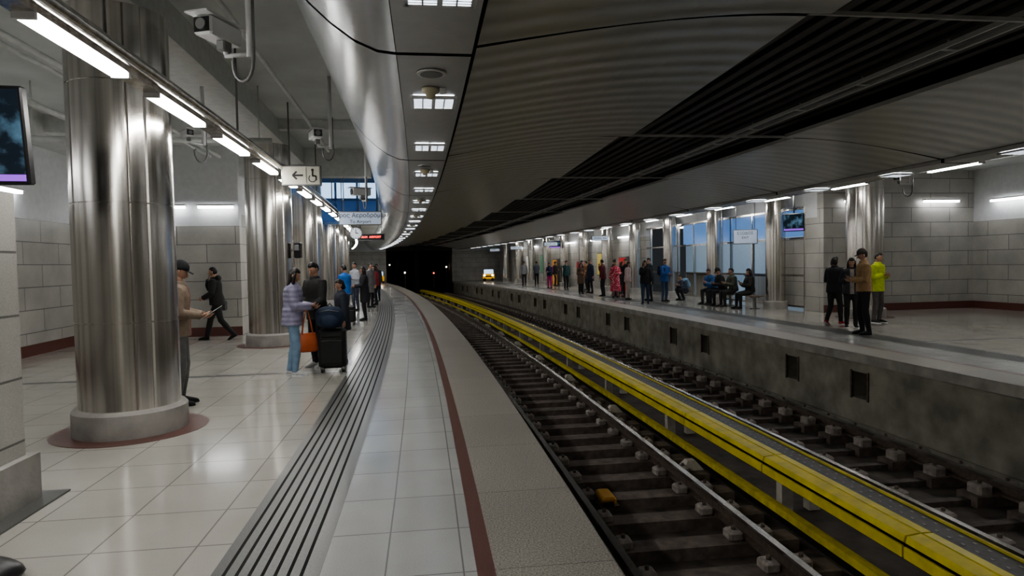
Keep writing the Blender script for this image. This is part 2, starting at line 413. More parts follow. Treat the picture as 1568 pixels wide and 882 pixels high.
# ---------------------------------------------------------------- side ceilings, beams
SW=17.2
B=MB()
B.arcbox(S0,SW+.3,-8.6,-2.05,4.65,4.8,m_slab,3)
B.arcbox(30,S1,-8.6,-2.05,4.0,4.15,m_slab,3)
B.arcbox(SW+.3,30,-8.6,-2.05,6.2,6.35,m_slab,3)
B.arcbox(S0,SW+.2,-4.75,-3.75,4.25,4.65,m_beam,3)
B.arcbox(S0,SW,-8.6,-8.0,4.2,4.65,m_beam,3)
for c in (-7.5,-.3,6.9,14.1):
    B.arcbox(c-.2,c+.2,-8.0,-4.75,4.3,4.65,m_beam); B.arcbox(c-.1,c+.1,-3.75,-2.05,4.45,4.65,m_beam)
B.arcbox(SW+.2,SW+.6,-8.6,-2.1,3.95,4.65,m_beam,3)
B.arcbox(S0,S1,D+2.05,D+10.3,4.3,4.45,m_slab,3)
B.arcbox(S0,S1,D+4.2,D+5.2,3.95,4.3,m_beam,3)
B.obj('ceiling_slab')
B=MB()
for d,z,r in ((-5.4,4.2,.04),(-5.6,4.2,.03),(-6.6,4.12,.05),(-3.0,4.35,.03)):
    B.tube([P(s,d,z) for s in range(-10,17,2)],r,m_beam,8)
for s in (1.2,4.,11.5):
    B.tube([P(s,-8,3.75),P(s,-3.4,3.75)],.045,m_beam,8)
    for d in (-7,-5,-3.6): B.tube([P(s,d,3.75),P(s,d,4.65)],.012,m_beam,6)
B.tube([P(3.6,-8,3.42),P(3.6,-3.4,3.42)],.06,m_wm,10)
for d in (-7,-4.2): B.tube([P(3.6,d,3.42),P(3.6,d,4.65)],.012,m_beam,6)
B.obj('ceiling_pipes')

# ---------------------------------------------------------------- walls
def stonewall(B,s0,s1,d0,d1,top,zt=4.65):
    B.arcbox(s0,s1,d0,d1,0,top,m_stone,2.)
    if zt>top: B.arcbox(s0,s1,d0+.01,d1-.01,top,zt,m_white,2.)
B=MB(); stonewall(B,S0,SW,-8.9,-8.6,2.7); B.arcbox(S0,SW,-8.6,-8.57,0,.22,m_basebd,2); B.obj('wall_left')
B=MB(); stonewall(B,SW,SW+.3,-8.9,-5.3,2.7); B.arcbox(SW-.03,SW,-8.57,-5.3,0,.22,m_basebd,2)
B.obj('wall_left_return')
B=MB(); stonewall(B,SW+.3,S1,-5.6,-5.3,3.0,zt=4.0)
B.arcbox(SW+.3,30,-5.6,-5.35,4.0,6.2,m_glassb,2)
B.arcbox(30,30.3,-5.3,-2.05,3.6,6.2,m_beam)
B.obj('wall_left_core')
B=MB()
B.arcbox(26,26.05,-5.3,-2.15,4.25,5.75,m_glassw); B.arcbox(26,26.05,-5.3,-2.15,3.3,4.2,m_glassd)
for d in (-5.28,-4.5,-3.7,-2.9,-2.15): B.arcbox(25.9,26,d-.04,d+.04,3.3,5.9,m_bluefr)
for z in (3.3,4.2,4.9,5.75): B.arcbox(25.9,26,-5.3,-2.15,z-.04,z+.04,m_bluefr)
for s in (18,20,22,24): B.arcbox(s-.08,s+.08,-5.3,-2.15,4.6,4.85,m_bluefr)
B.obj('window_1')
ZR=4.3; DW=D+4.78
B=MB(); stonewall(B,S0,SRW+.3,DRW,DRW+.3,2.7,zt=ZR); B.arcbox(S0,SRW,DRW-.03,DRW,0,.22,m_basebd,2); B.obj('wall_right')
B=MB(); stonewall(B,SRW,SRW+.3,DW,DRW,ZR,zt=ZR); B.arcbox(SRW-.03,SRW,DW,DRW-.03,0,.22,m_basebd,2); B.obj('wall_right_return')
W0,W1=SRW+.9,31.5
B=MB()
stonewall(B,W1,S1,DW,DW+.3,2.9,zt=ZR)
stonewall(B,SRW+.3,W0,DW,DW+.3,2.9,zt=ZR)
B.arcbox(W0,W1,DW,DW+.3,3.3,ZR,m_white,2)
B.obj('wall_right_core')
B=MB()
m_hall=M('blue_glow_hall_wall',(.42,.50,.56),.4,emit=.12,ecol=(.40,.65,.95))  # wall emits by itself to imitate the blue light in the hall
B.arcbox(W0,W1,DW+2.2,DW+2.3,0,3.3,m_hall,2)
s=W0+.05
while s<W1: B.arcbox(s-.04,s+.04,DW+.02,DW+.1,0,3.3,m_steel); s+=1.5
for z in (.1,1.1,2.3,3.25): B.arcbox(W0,W1,DW+.02,DW+.08,z-.03,z+.03,m_steel,2)
B.arcbox(W0,W1-4,DW+.04,DW+.06,2.35,3.2,m_glassb,2)
B.arcbox(W0,W0+1.5,DW+.04,DW+.06,.1,2.3,m_stone,2)
B.arcbox(W0+4.5,W0+6,DW+.04,DW+.06,.1,1.1,m_white,2)
for a in (W0+2.4,W0+7.4):
    B.arcbox(a,a+2.6,DW+.9,DW+1.0,.0,1.0,m_steel,2); B.arcbox(a,a+2.6,DW+.85,DW+1.05,1.0,1.06,m_blk,2)
B.obj('window_2')
B=MB()
stonewall(B,S1,S1+.4,-8.9,-.02,3.0,zt=6.4); stonewall(B,S1,S1+.4,D+.02,DRW,3.0,zt=4.6)
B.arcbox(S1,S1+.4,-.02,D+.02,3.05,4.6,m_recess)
B.obj('wall_far')
B=MB()
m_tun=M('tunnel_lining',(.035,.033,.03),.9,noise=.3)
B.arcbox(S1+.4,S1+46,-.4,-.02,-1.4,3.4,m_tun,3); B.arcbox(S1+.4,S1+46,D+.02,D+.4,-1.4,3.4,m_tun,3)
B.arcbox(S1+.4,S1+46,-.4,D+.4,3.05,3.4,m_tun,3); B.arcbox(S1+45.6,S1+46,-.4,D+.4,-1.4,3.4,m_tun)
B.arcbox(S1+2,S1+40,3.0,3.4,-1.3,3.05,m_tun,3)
B.obj('wall_tunnel')
B=MB(); B.arcbox(S0-.3,S0,-8.9,DRW+.3,-1.4,4.7,m_stone,3); B.obj('wall_back')
ss,sd=SD(-3.53,4.72)
B=MB()
B.arcbox(-2,ss-.05,sd-1.2,sd-.01,.34,2.22,m_stone,2); B.arcbox(-2,ss+.02,sd-1.28,sd+.05,.012,.34,m_conc,2)
B.arcbox(-2.,ss+.15,sd-1.4,sd+.18,0,.012,m_dstripe,2)
B.obj('wall_stub_left')

# ---------------------------------------------------------------- columns
def column(x,y,r=.47,top=4.65,base=.27,ring=True):
    B=MB(); n=180
    seams=[0,20,90,110,180,200,270,290]
    zs=[base]
    for z in (1.14,2.32,3.50): zs+=[z-.009,z-.008,z+.008,z+.009]
    zs.append(top)
    rows=[]
    for k,z in enumerate(zs):
        g=(k>0 and k<len(zs)-1 and ((k-1)%4 in (1,2)))
        row=[]
        for q in range(n):
            a=360*q/n; rr=r
            if any(abs((a-sm+180)%360-180)<1.3 for sm in seams): rr=r-.014
            if g: rr=r-.012
            row.append(Vector((rr*cos(radians(a+37)),rr*sin(radians(a+37)),z)))
        rows.append(row)
    B.grid(rows,m_steel,smooth=False)
    br=r+.065
    B.tube([(0,0,.0),(0,0,base-.03),(0,0,base),(0,0,base+.002)],[br,br,br-.03,r-.02],m_conc,48,smooth=False)
    if ring: B.tube([(0,0,.0),(0,0,.005)],r+.26,m_red,48,smooth=False)
    return B.obj('steel_column',loc=(x,y,0))
column(-4.0,6.78,top=4.25); column(-5.18,14.05,top=4.25)
for s in (21.4,28.6,35.8,43,50.2,57.4):
    p=P(s,-4.25); column(p.x,p.y,top=6.2 if 17<s<30 else 4.0,ring=False)
column(9.72,18.0,r=.47,top=3.95)
s=SD(8.64,21.5)[0]
while s<62:
    p=P(s,D+4.36); column(p.x,p.y,r=.31,top=3.95,ring=False); s+=4.0
for s in (2.,-6): 
    p=P(s,D+6.4); column(p.x,p.y,r=.47,top=4.3)

# ---------------------------------------------------------------- fluorescent bars
def lightbar(d,z,s_list,sgn):
    B=MB()
    B.tube([P(s,d+.10*sgn,z+.11) for s in np.arange(S0+.5,61,1.5)],.055,m_steel,12)
    B.arcbox(S0+.5,61,d-.07,d+.07,z+.02,z+.07,m_steel,2)
    for s in s_list:
        B.arcbox(s,s+1.22,d-.055,d+.055,z-.015,z+.02,m_lamp,.7)
        B.arcbox(s-.03,s,d-.065,d+.065,z-.02,z+.03,m_wm); B.arcbox(s+1.22,s+1.25,d-.065,d+.065,z-.02,z+.03,m_wm)
    s=S0+2
    while s<60:
        zt=4.65 if s<17 else (6.2 if s<30 else 4.0)
        if sgn<0: zt=4.3
        B.tube([P(s,d,z+.05),P(s,d,zt)],.014,m_gm,6); s+=3.6
    return B.obj('fluorescent_light_bar')
lightbar(-3.32,3.17,[-10.4+1.85*i for i in range(38)],1)
lightbar(D+3.32,3.43,[-10.4+3.1*i for i in range(22)],-1)
def cove(s0,s1,d0,d1,z):
    B=MB(); B.arcbox(s0,s1,d0,d1,z,z+.06,m_wlamp,2); B.arcbox(s0-.03,s1+.03,d0-.02,d1+.02,z+.06,z+.10,m_wm,2); B.obj('wall_tube_light')
cove(SW-.18,SW-.10,-8.2,-6.5,3.12); cove(SW-.18,SW-.1,-6.2,-5.4,3.12)
for s in (3,6,9,12.2): cove(s,s+1.8,-8.56,-8.46,3.15)
for s in (-3,2,7,12,16): cove(s,s+1.3,DRW-.2,DRW-.1,3.25)
cove(SRW-.18,SRW-.1,D+5.4,D+6.6,3.3); cove(SRW-.18,SRW-.1,D+8.1,D+9.3,3.3)
for s in (33.5,38,42.5,47,51.5,56): cove(s,s+1.3,DW-.2,DW-.1,2.95)
for s in (21,24.5,28): 
    B=MB(); B.arcbox(s,s+1.6,DW+.9,DW+1.05,3.2,3.25,m_wlamp,2); B.obj('ceiling_tube_light')
B=MB()
for s in (18.5,23.3): B.arcbox(s,s+1.4,-3.2,-3.0,5.9,5.95,m_wlamp)
B.obj('atrium_tube_light')

# ---------------------------------------------------------------- signs & equipment
def textobj(txt,size,m,parent,loc,rz=0):
    cu=bpy.data.curves.new('lettering','FONT'); cu.body=txt; cu.size=size; cu.extrude=.002; cu.align_x='CENTER'; cu.align_y='CENTER'
    o=bpy.data.objects.new('lettering',cu); bpy.context.collection.objects.link(o)
    o.rotation_euler=(pi/2,0,0); o.location=loc; o.parent=parent; cu.materials.append(m); return o
m_ink=M('black_lettering',(.01,.01,.01),.5)
def sign(name,p,w,h,face,rz,txts,zt,emit=None):
    B=MB(); B.box((0,0,0),(w,.08,h),m_gm,bev=.01); B.box((0,-.043,0),(w-.05,.008,h-.05),face); B.box((0,.043,0),(w-.05,.008,h-.05),face)
    for q in (-1,1): B.tube([(q*w*.38,0,h/2),(q*w*.38,0,zt-p[2])],.012,m_gm,6)
    o=B.obj(name,loc=p,rz=rz)
    for t,sz,dx,dz,m in txts: textobj(t,sz,m,o,(dx,-.05,dz))
    return o
m_sgnw=M('cream_sign_face',(.50,.48,.40),.5,emit=.04,ecol=(.9,.88,.78))
m_sgnb=M('pale_blue_sign_face',(.50,.58,.72),.6,emit=.22,ecol=(.72,.82,1))
m_navy=M('navy_lettering',(.005,.012,.05),.6)
o=sign('hanging_wheelchair_sign',Vector((-3.36,10.6,3.13)),.62,.33,m_sgnw,.12,[],3.19)
B=MB()
B.box((-.05,-.052,0),(.16,.006,.03),m_ink); 
for q in (-1,1): B.box((-.10,-.052,q*.03),(.09,.006,.028),m_ink,Matrix.Rotation(-q*pi/4,3,'Y'))
B.box((.08,-.052,0),(.004,.006,.26),m_ink)
B.tube([(.18,-.052,.085),(.18,-.056,.085)],.022,m_ink,12); B.box((.18,-.052,.03),(.025,.006,.09),m_ink); B.box((.205,-.052,-.01),(.06,.006,.022),m_ink); B.box((.235,-.052,-.045),(.02,.006,.07),m_ink)
for a in range(12): B.box((.175+.055*cos(a*pi/7+2.4),-.052,-.05+.055*sin(a*pi/7+2.4)),(.022,.006,.014),m_ink,Matrix.Rotation(-(a*pi/7+2.4+pi/2),3,'Y'))
B.obj('arrow_and_wheelchair_symbol',parent=o)
sign('airport_direction_sign',Vector((-3.92,17.1,2.90)),1.10,.36,m_sgnb,.15,[('Προς Αεροδρόμιο',.155,0,.07,m_navy),('To Airport',.12,0,-.09,m_navy)],4.6)
m_led=M('red_led_text',(.6,.02,.02),.4,emit=5,ecol=(1,.08,.06))
sign('led_departure_display',Vector((-4.36,20.4,2.55)),.85,.22,m_blk,.15,[('00:04  AIRPORT',.09,0,0,m_led)],4.6)
def clock(p,r,zt,rz):
    B=MB(); mf=M('clock_face',(.7,.72,.75),.4,emit=.4,ecol=(.85,.93,1))
    B.tube([(0,.05,0),(0,-.05,0)],r,m_gm,28); B.tube([(0,-.05,0),(0,-.055,0)],r*.88,mf,28)
    B.box((0,-.06,r*.3),(.018,.006,r*.6),m_ink); B.box((r*.2,-.06,0),(r*.4,.006,.02),m_ink)
    for a in range(12): B.box((r*.75*sin(a*pi/6),-.058,r*.75*cos(a*pi/6)),(.012,.006,.03),m_ink,Matrix.Rotation(a*pi/6,3,'Y'))
    B.tube([(0,0,r),(0,0,zt-p[2])],.012,m_gm,6); B.obj('platform_clock',loc=p,rz=rz)
clock(Vector((-4.0,16.9,2.50)),.16,2.72,.15)
def monitor(p,w,h,rz,zt,tilt=.12):
    B=MB(); R=Matrix.Rotation(tilt,3,'X')
    m_pic=MC.get('tv')
    if m_pic is None:
        m_pic,nt,b=new_mat('television_picture'); MC['tv']=m_pic
        tc=nt.nodes.new('ShaderNodeTexCoord'); n=nt.nodes.new('ShaderNodeTexNoise'); n.inputs['Scale'].default_value=7; n.inputs['Detail'].default_value=6
        cr=nt.nodes.new('ShaderNodeValToRGB'); cr.color_ramp.elements[0].color=(.003,.008,.014,1); cr.color_ramp.elements[0].position=.45
        cr.color_ramp.elements[1].color=(.07,.14,.20,1); cr.color_ramp.elements[1].position=.70
        nt.links.new(tc.outputs['Object'],n.inputs['Vector']); nt.links.new(n.outputs['Fac'],cr.inputs['Fac'])
        nt.links.new(cr.outputs['Color'],b.inputs['Emission Color']); b.inputs['Emission Strength'].default_value=1.3
        setc(b.inputs['Base Color'],(.01,.01,.012)); b.inputs['Roughness'].default_value=.15
    m_pur=M('purple_ticker',(.25,.05,.5),.3,emit=1.0,ecol=(.30,.10,.75))
    B.box((0,0,0),(w,.09,h),m_blk,R,bev=.012)
    B.box(R@Vector((0,-.048,.03)),(w-.05,.006,h-.11),m_pic,R); B.box(R@Vector((0,-.049,-h/2+.055)),(w-.05,.006,.05),m_pur,R)
    B.tube([(0,.02,h/2),(0,.02,zt-p[2])],.025,m_gm,8); B.box((0,.06,0),(.2,.06,.2),m_gm)
    B.obj('television_monitor',loc=p,rz=rz)
monitor(Vector((-4.16,4.97,2.70)),.95,.74,.20,4.2)
monitor(Vector((8.25,19.1,2.70)),.60,.52,-.7,3.9)
monitor(Vector((3.0,45,2.9)),.8,.5,.1,3.9)
def cctv(p,rz,arm_top,big=1.,side=1):
    B=MB(); k=big
    B.box((0,0,0),(.15*k,.34*k,.13*k),m_wm,bev=.015); B.box((0,-.02*k,.073*k),(.18*k,.42*k,.012),m_wm)
    B.box((0,-.172*k,0),(.12*k,.01,.10*k),m_blk); B.tube([(0,-.17*k,0),(0,-.19*k,0)],.038*k,m_gm,14)
    B.box((.03,.02,-.10*k),(.07*k,.09*k,.08*k),m_gm,bev=.01)
    B.tube([(.03,.02,-.10*k),(.03+.02*side,.02,-.17*k),(.10*side,.02,-.17*k),(.24*side,.04,-.17*k)],.018,m_wm,8)
    B.tube([(.24*side,.04,-.19*k),(.24*side,.04,arm_top-p[2])],.028,m_wm,10)
    pts=[(.12*side,.02,-.20)]+[((.19-.09*cos(t))*side,.02,-.22-.16*sin(t)) for t in np.linspace(0,pi,9)]+[(.27*side,.04,-.10),(.27*side,.04,.3)]
    B.tube(pts,.013,m_gm,6)
    B.obj('security_camera',loc=p,rz=rz)
cctv(Vector((-2.18,5.0,3.44)),-.25,4.63,1.05)
cctv(Vector((-3.0,10.2,3.70)),.5,4.63,1.0)
cctv(Vector((-3.28,14.4,3.28)),-1.0,4.63,1.2)
cctv(Vector((7.9,13.4,3.25)),-.6,4.28,.8)
cctv(Vector((-4.5,9.2,3.55)),.8,4.63,.7)
B=MB(); B.box((0,0,0),(.14,.16,.34),m_blk,bev=.02); B.box((0,-.09,.05),(.1,.03,.12),m_gm,bev=.01); B.box((-.1,.02,0),(.12,.05,.05),m_gm); B.obj('column_intercom_box',loc=(-4.58,14.05,2.02))
def panelbox(name,s,w,d,z0,z1,m,dep=.35):
    B=MB(); B.arcbox(s,s+w,d-dep,d,z0,z1,m_gm); B.arcbox(s+.04,s+w-.04,d-dep-.01,d-dep,z0+.06,z1-.06,m); B.obj(name)
def colr(n,c,e=0): return M(n,c,.4,emit=e) if e else M(n,c,.4)
CS=SD(8.64,21.5)[0]
panelbox('vending_machine',CS+4*3+.9,1.0,DW-.02,0,1.9,colr('vending_red',(.45,.03,.03),.4),.55)
panelbox('vending_machine',CS+4*6+1.2,1.0,DW-.02,0,1.9,colr('vending_orange',(.6,.25,.04),.4),.55)
panelbox('advertising_poster',CS+4*4+1.,1.6,DW-.01,.8,2.2,colr('poster_yellow',(.55,.45,.12),.3),.06)
panelbox('advertising_poster',CS+4*7+1,1.8,DW-.01,.8,2.3,colr('poster_green',(.1,.25,.15),.2),.06)
panelbox('advertising_poster',CS+4*8+1,1.8,DW-.01,.8,2.3,colr('poster_white',(.6,.6,.55),.3),.06)
panelbox('fire_hose_cabinet',CS+4*5+1.5,.7,DW-.01,.8,1.7,colr('cabinet_red',(.4,.03,.03)),.15)
panelbox('door_1',CS+4*9+1,1.1,DW-.012,0,2.1,colr('door_grey',(.15,.16,.17)),.04)
p=P(SD(8.1,22.5)[0],D+3.9,2.42); sign('hanging_platform_sign',p,.80,.50,m_sgnb,-.3,[('ΕΞΟΔΟΣ',.13,0,.12,m_navy),('EXIT',.11,0,-.03,m_navy)],3.95)
for s in (32,41,50,57): sign('hanging_direction_sign',P(s,D+2.5,2.85),.9,.25,m_sgnb,.2,[('Εξοδος  Exit',.12,0,0,m_navy)],4.25)
bs,bd=SD(7.85,22.95)
def bench(s0,s1,d):
    B=MB(); m_bw=M('bench_wood',(.22,.15,.09),.5,noise=.2)
    for q in range(4): B.arcbox(s0,s1,d-.20+q*.105,d-.20+q*.105+.09,.41,.44,m_bw,1)
    s=s0+.25
    while s<s1:
        B.arcbox(s-.03,s+.03,d-.16,d+.16,.37,.41,m_gm); B.arcbox(s-.03,s+.03,d-.03,d+.03,0.02,.37,m_gm); B.arcbox(s-.05,s+.05,d-.15,d+.15,0,.02,m_gm); s+=(s1-s0-.5)/2-.001
    B.obj('bench')
bd=min(bd,D+4.36-.31-.26)
bench(bs-1.5,bs+2.2,bd)
m_sw=M('signal_white',(1,1,1),.4,emit=9,ecol=(1,.9,.7)); m_sr=M('signal_red',(1,.05,.02),.4,emit=6,ecol=(1,.1,.05))
B=MB()
for s,d,z,m in ((66,1.7,.9,m_sw),(70,-.0,1.9,m_sw),(66,4.6,.8,m_sr),(66,5.9,1.4,m_sw),(80,2,1.7,m_sw)):
    p=P(s,d+.3,z); B.tube([p,p+Vector((0,-.1,0))],.07,m,10); B.box(p+Vector((0,.08,0)),(.25,.15,.4),m_blk)
    B.tube([p+Vector((0,.08,-.2)),Vector((p.x,p.y+.08,-1.3))],.03,m_gm,6)
B.obj('tunnel_signal_lights')
my=colr('cart_yellow',(.8,.42,.03),.5)
def cart(p):
    B=MB()
    B.box(p+Vector((0,0,.45)),(1.1,.6,.5),my,bev=.05); B.box(p+Vector((0,0,.9)),(.9,.5,.4),m_glassw,bev=.05); B.box(p+Vector((0,-.31,.45)),(.8,.02,.12),m_blk)
    for q in (-.38,.38):
        B.tube([p+Vector((q,-.3,.15)),p+Vector((q,.3,.15))],.15,m_blk,14); B.tube([p+Vector((q,-.3,.55)),p+Vector((q,-.34,.55))],.09,m_sw,12)
    B.obj('maintenance_cart')
cart(P(62,-1.0,0)); cart(P(61,D+2.9,0))

# ---------------------------------------------------------------- PEOPLE
def ik(a,c,l1,l2,pole):
    a=Vector(a); c=Vector(c); v=c-a; dist=v.length; mx=(l1+l2)*.998
    if dist>mx: c=a+v*(mx/dist); v=c-a; dist=mx
    if dist<abs(l1-l2)+.02: dist=abs(l1-l2)+.02
    u=v.normalized(); x=(l1*l1-l2*l2+dist*dist)/(2*dist); h=sqrt(max(l1*l1-x*x,0))
    pl=Vector(pole); pl=(pl-u*pl.dot(u)).normalized()
    return a+u*x+pl*h, c
def cloth(c,kind='cloth'):
    key='%s_%.2f_%.2f_%.2f'%(kind,*c)
    if key in MC: return MC[key]
    m=M(key,c,.8 if kind!='puffer' else .45,noise=.15,nscale=14,bump=.35,bscale=22)
    if kind=='puffer':
        nt=m.node_tree; b=nt.nodes['Principled BSDF']
        tc=nt.nodes.new('ShaderNodeTexCoord'); w=nt.nodes.new('ShaderNodeTexWave'); w.bands_direction='Z'; w.inputs['Scale'].default_value=pi/10/.075; w.inputs['Distortion'].default_value=.8; w.inputs['Detail Scale'].default_value=3
        bp=nt.nodes.new('ShaderNodeBump'); bp.inputs['Strength'].default_value=.5; bp.inputs['Distance'].default_value=.015
        nt.links.new(tc.outputs['Object'],w.inputs['Vector']); nt.links.new(w.outputs['Fac'],bp.inputs['Height']); nt.links.new(bp.outputs['Normal'],b.inputs['Normal'])
    if kind=='floral':
        nt=m.node_tree; b=nt.nodes['Principled BSDF']
        tc=nt.nodes.new('ShaderNodeTexCoord'); w=nt.nodes.new('ShaderNodeTexVoronoi'); w.inputs['Scale'].default_value=14
        cr=nt.nodes.new('ShaderNodeValToRGB'); cr.color_ramp.elements[0].color=(.75,.55,.5,1); cr.color_ramp.elements[0].position=.25; cr.color_ramp.elements[1].color=(*c,1); cr.color_ramp.elements[1].position=.4
        nt.links.new(tc.outputs['Object'],w.inputs['Vector']); nt.links.new(w.outputs['Distance'],cr.inputs['Fac']); nt.links.new(cr.outputs['Color'],b.inputs['Base Color'])
    return m
m_eye=M('eye_white',(.60,.58,.55),.2); m_iris=M('iris_dark',(.02,.012,.01),.15); m_lip=M('lip',(.38,.13,.11),.5)

def hand(B,wrist,direc,normal,side,m,k=1.,curl=.5):
    d=Vector(direc).normalized(); nrm=Vector(normal); nrm=(nrm-d*nrm.dot(d)).normalized(); sd=d.cross(nrm)*side
    W=Vector(wrist); k=k*.94
    rows=[]
    for t,hw,ht in ((-.02,.024,.019),(.02,.030,.017),(.055,.040,.015),(.088,.041,.012),(.096,.034,.007)):
        c=W+d*t*k; rows.append([c+(sd*cos(2*pi*q/12)*hw+nrm*sin(2*pi*q/12)*ht)*k for q in range(12)])
    B.grid(rows,m)
    for i,(off,L,r) in enumerate(((.030,.072,.0092),(.0105,.080,.0095),(-.0105,.075,.009),(-.030,.060,.008))):
        p=W+(d*.085+sd*off)*k; pts=[p]; a=curl*(.5+.08*i)
        for f,seg in enumerate((.42,.32,.26)):
            dr=d*cos(a)+nrm*sin(a); p=p+dr*L*seg*k; pts.append(p); a+=curl*(1.0-.15*f)
        B.tube(pts,[r*k,r*.98*k,r*.88*k,r*.6*k],m,7,ref=sd)
    p=W+(d*.022+sd*.030)*k
    dr=(d*.75+sd*.62+nrm*.25*(1+curl)).normalized(); p1=p+dr*.034*k; dr2=(d*.9+sd*.15+nrm*(.3+.5*curl)).normalized(); p2=p1+dr2*.030*k; p3=p2+dr2*.020*k
    B.tube([p-dr*.01*k,p,p1,p2,p3],[.013*k,.0135*k,.011*k,.0098*k,.006*k],m,7,ref=nrm)

def head(B,c,R,k,skin,hairm,style,hat=None,beard=False,hy=0.,lean=0.):
    c=Vector(c)
    def shape(v,g=1.0,hair=False):
        x,y,z=v
        q=Vector((x*.0735,y*.093,z*.113))
        if z<0:
            q.x*=1-.36*(-z)**1.6
            if y<0: q.y*=1-.40*(-z)**1.2
            else: q.y*=1-.10*(-z)
        if y>.3 and z>-.1 and z<.35: q.y*=.965
        if y>.75 and -.62<z<-.38: q.y*=1.015
        return q*g*k
    nu,nv=24,16
    B.ell(c,(1,1,1),skin,R,nu,nv,fn=lambda v:shape(v))
    T=lambda x,y,z: c+R@(Vector((x,y,z))*k)
    RY=Matrix.Rotation(hy,3,'Z')@Matrix.Rotation(-lean*.5,3,'X')
    T2=lambda x,y,z: c+RY@(Vector((x,y,z))*k)
    B.tube([T(0,.082,.012),T(0,.094,-.006),T(0,.108,-.027),T(0,.098,-.038),T(0,.082,-.040)],[.007*k,.010*k,.0145*k,.013*k,.006*k],skin,8,ref=R@Vector((1,0,0)))
    for q in (-1,1):
        B.ell(T(q*.030,.0780,.004),(.0130*k,.008*k,.0058*k),m_eye,R,8,6)
        B.ell(T(q*.030,.0845,.004),(.0058*k,.004*k,.0052*k),m_iris,R,8,5)
        B.tube([T(q*.015,.083,.0105),T(q*.030,.0865,.0125),T(q*.044,.078,.0095)],.0030*k,skin,6)
        B.tube([T(q*.014,.0865,.023),T(q*.030,.0865,.028),T(q*.046,.077,.022)],.0035*k,hairm,6)
        B.ell(T(q*.075,-.004,-.006),(.010*k,.018*k,.031*k),skin,R,8,6)
    B.tube([T(-.024,.078,-.060),T(-.008,.0865,-.058),T(.008,.0865,-.058),T(.024,.078,-.060)],[.003*k,.006*k,.006*k,.003*k],m_lip,6)
    def hf(v):
        x,y,z=v
        line=.52 if y>.35 else (.52-(.35-y)*1.5)
        line=max(line,-.55 if style in('short','cap','male') else -.8)
        f=(z-line)*9; f=max(0,min(1,f))
        g=.95+f*(.19 if style!='male' else .165)
        if f>0: g+=.012*sin(x*23+z*11)+.01*sin(y*31+x*7)
        return shape(v,g)
    if style!='bald': B.ell(c,(1,1,1),hairm,R,nu,nv,fn=hf)
    if style=='long':
        rows=[]
        for z,y,rx,ry in ((.06,-.035,.070,.05),(0,-.045,.084,.052),(-.08,-.055,.088,.048),(-.16,-.075,.092,.042),(-.24,-.095,.082,.034),(-.28,-.10,.055,.018)):
            rows.append([T2(rx*cos(2*pi*q/14),y+ry*sin(2*pi*q/14),z) for q in range(14)])
        B.grid(rows,hairm)
        for q in (-1,1): B.tube([T(q*.068,.015,.05),T2(q*.080,.012,-.04),T2(q*.088,.0,-.12),T2(q*.085,-.01,-.19)],[.022*k,.026*k,.026*k,.012*k],hairm,8)
    if style=='bob':
        rows=[]
        for z,y,rx,ry in ((.06,-.03,.075,.07),(0,-.035,.088,.07),(-.06,-.04,.090,.065),(-.11,-.04,.08,.05)):
            rows.append([T(rx*cos(2*pi*q/14),y+ry*sin(2*pi*q/14),z) for q in range(14)])
        B.grid(rows,hairm)
    if style=='bun': B.ell(T(0,-.115,.06),(.045*k,.04*k,.045*k),hairm,R,10,8)
    if style=='pony': B.tube([T(0,-.09,.05),T2(0,-.13,.03),T2(0,-.135,-.06),T2(0,-.12,-.15)],[.02*k,.03*k,.028*k,.01*k],hairm,8)
    if hat:
        hm=cloth(hat)
        def cf(v):
            q=shape(Vector((v.x,v.y,max(v.z,0.))),1.17); q.z=q.z*.92+.006*k
            return q if v.z>.0 else shape(Vector((v.x,v.y,.0)),1.13)+Vector((0,0,.012*k+v.z*.01))
        B.ell(c+R@Vector((0,-.004*k,.022*k)),(1,1,1),hm,R,20,12,fn=cf)
        rows=[]
        for t,w in ((.03,.074),(.085,.073),(.125,.060),(.148,.03)):
            rows.append([T(-w,t,.036-.25*(t-.05)),T(0,t+.012,.050-.25*(t-.05)),T(w,t,.036-.25*(t-.05)),T(0,t+.012,.042-.25*(t-.05))])
        B.grid(rows,hm,smooth=False)
    if beard:
        B.ell(T(0,.045,-.068),(.054*k,.048*k,.042*k),hairm,R,12,8)

def capd(Q,a,b_,ra,rb):
    a=np.array(a);b_=np.array(b_);ab=b_-a;t=np.clip(((Q-a)@ab)/max(ab@ab,1e-9),0,1)
    return np.linalg.norm(Q-(a+t[:,None]*ab),axis=1)-(ra+(rb-ra)*t)

